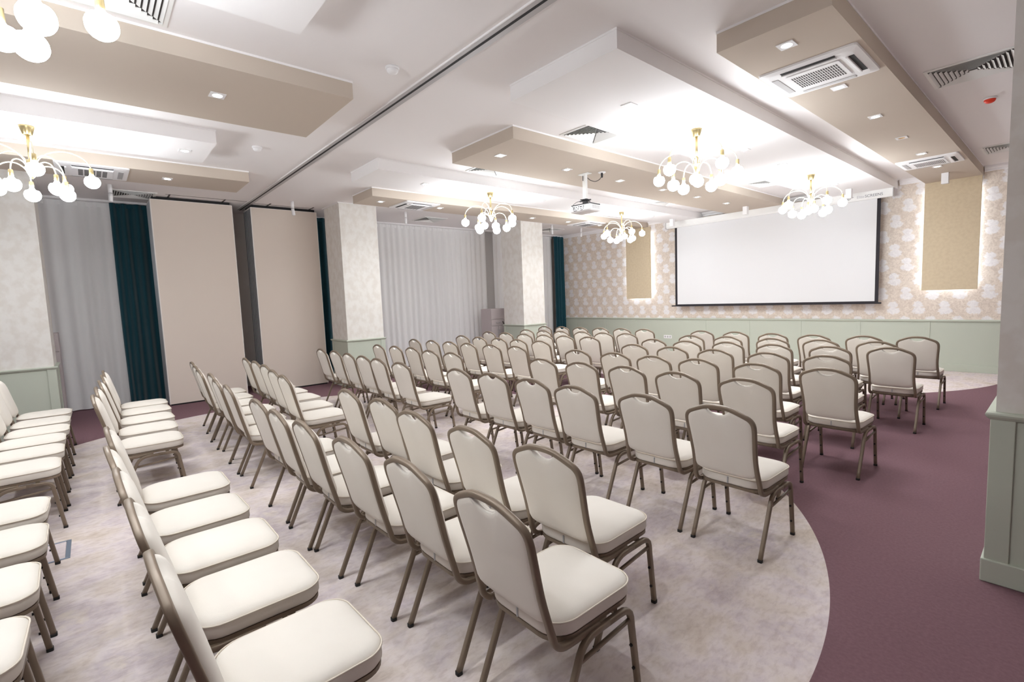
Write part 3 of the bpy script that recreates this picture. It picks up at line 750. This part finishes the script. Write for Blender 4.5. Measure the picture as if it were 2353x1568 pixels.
lg.build('emblem', 'logo_dark', case)

# ------------------------------------------------------------------ back-lit wall panels
def wall_panel(x0, x1, label):
    t = empty('wall_panel', ((x0 + x1) / 2, 11.43, 0)); tag(t, label, 'wall panel', 'back-lit tan wall panels')
    h = (x1 - x0) / 2
    MB().box(-h, 0, 1.45, h, .022, SZ).build('face', 'cork', t, bevel=.003)
    MB().box(-h + .09, .022, 1.54, h - .09, .1, SZ).build('backing_frame', 'white_metal', t)
    MB().box(-h + .04, .03, 1.5, -h + .052, .045, 3.2).box(h - .052, .03, 1.5, h - .04, .045, 3.2).box(-h + .06, .03, 1.49, h - .06, .045, 1.502).build('led_strip', 'strip', t)
wall_panel(-8.215, -7.43, 'narrow tan wall panel glowing at its edges left of the screen')
wall_panel(-1.805, -1.065, 'narrow tan wall panel glowing at its edges right of the screen')

# ------------------------------------------------------------------ cabinets
def cabinet(y0, label):
    t = empty('office_cabinet', (-10.0, y0, 0)); tag(t, label, 'cabinet', 'grey lockable cabinets')
    W = .46
    MB().box(-.42, 0, .05, 0, W, 1.335).build('carcass', 'cabinet', t, bevel=.003)
    MB().box(-.40, .01, 0, -.02, W - .01, .05).build('plinth', 'dark', t)
    d = MB().box(0, .004, 1.06, .016, W - .004, 1.325).build('flap', 'cabinet', t, bevel=.002)
    d = MB().box(0, .004, .885, .016, W - .004, 1.05).build('drawer', 'cabinet', t, bevel=.002)
    MB().sweep(spline([(.016, .16, .96), (.036, .175, .957), (.04, .23, .95), (.036, .285, .957), (.016, .30, .96)], 4), circ(.005, 6), ref=(0, 0, 1)).build('handle', 'silver', d)
    def lock(y, z, par):
        k = MB().sweep([(.016, y, z), (.03, y, z)], circ(.012, 12), ref=(0, 0, 1)); k.box(.03, y - .003, z - .045, .036, y + .014, z + .006); k.box(.03, y + .008, z - .06, .038, y + .028, z - .03)
        k.build('key_lock', 'foot', par)
    lock(.385, .975, d)
    for (a, b, hy) in ((.004, W / 2 - .002, W / 2 - .03), (W / 2 + .002, W - .004, W / 2 + .03)):
        dd = MB().box(0, a, .06, .016, b, .875).build('door', 'cabinet', t, bevel=.002)
        MB().sweep(spline([(.016, hy, .78), (.038, hy, .765), (.042, hy, .71), (.038, hy, .655), (.016, hy, .64)], 4), circ(.005, 6), ref=(0, 1, 0)).build('handle', 'silver', dd)
        if b > W / 2 + .1: lock(.385, .61, dd)
cabinet(7.955, 'grey lockable cabinet with drawer standing beside the far column')
cabinet(-.835, 'grey lockable cabinet with black keys half hidden behind the rear column')

# ------------------------------------------------------------------ sockets and floor box
t = empty('wall_socket', (-6.99, YW - .012, .42)); tag(t, 'white triple socket plate on the sage wainscot under the screen', 'socket')
MB().box(-.115, -.012, -.042, .115, 0, .042).build('plate', 'white', t, bevel=.003)
for k in (-1, 0, 1):
    q = MB(); q.rings([[(k * .072 + r * math.cos(a), y, r * math.sin(a)) for a in [j * math.pi / 8 for j in range(16)]] for r, y in ((.026, -.0122), (.024, -.0135), (.02, -.0125), (.004, -.0124))], False)
    q.build('outlet', 'grey_alu', t)
t = empty('floor_box', (-4.45, -.40, 0)); tag(t, 'square steel framed floor outlet box between the rear chairs', 'floor outlet')
q = MB().box(-.17, .145, 0, .17, .17, .006).box(-.17, -.17, 0, .17, -.16, .006).box(-.17, -.16, 0, -.158, .145, .006).box(.158, -.16, 0, .17, .145, .006)
q.build('frame', 'plug', t, bevel=.001)
MB().box(-.156, -.158, 0, .156, .143, .003).build('lid', mat('lid_inlay', rgb(206, 194, 194), .85, noise=(30, rgb(190, 178, 180), .35, .7, (1, 1, 1))), t)
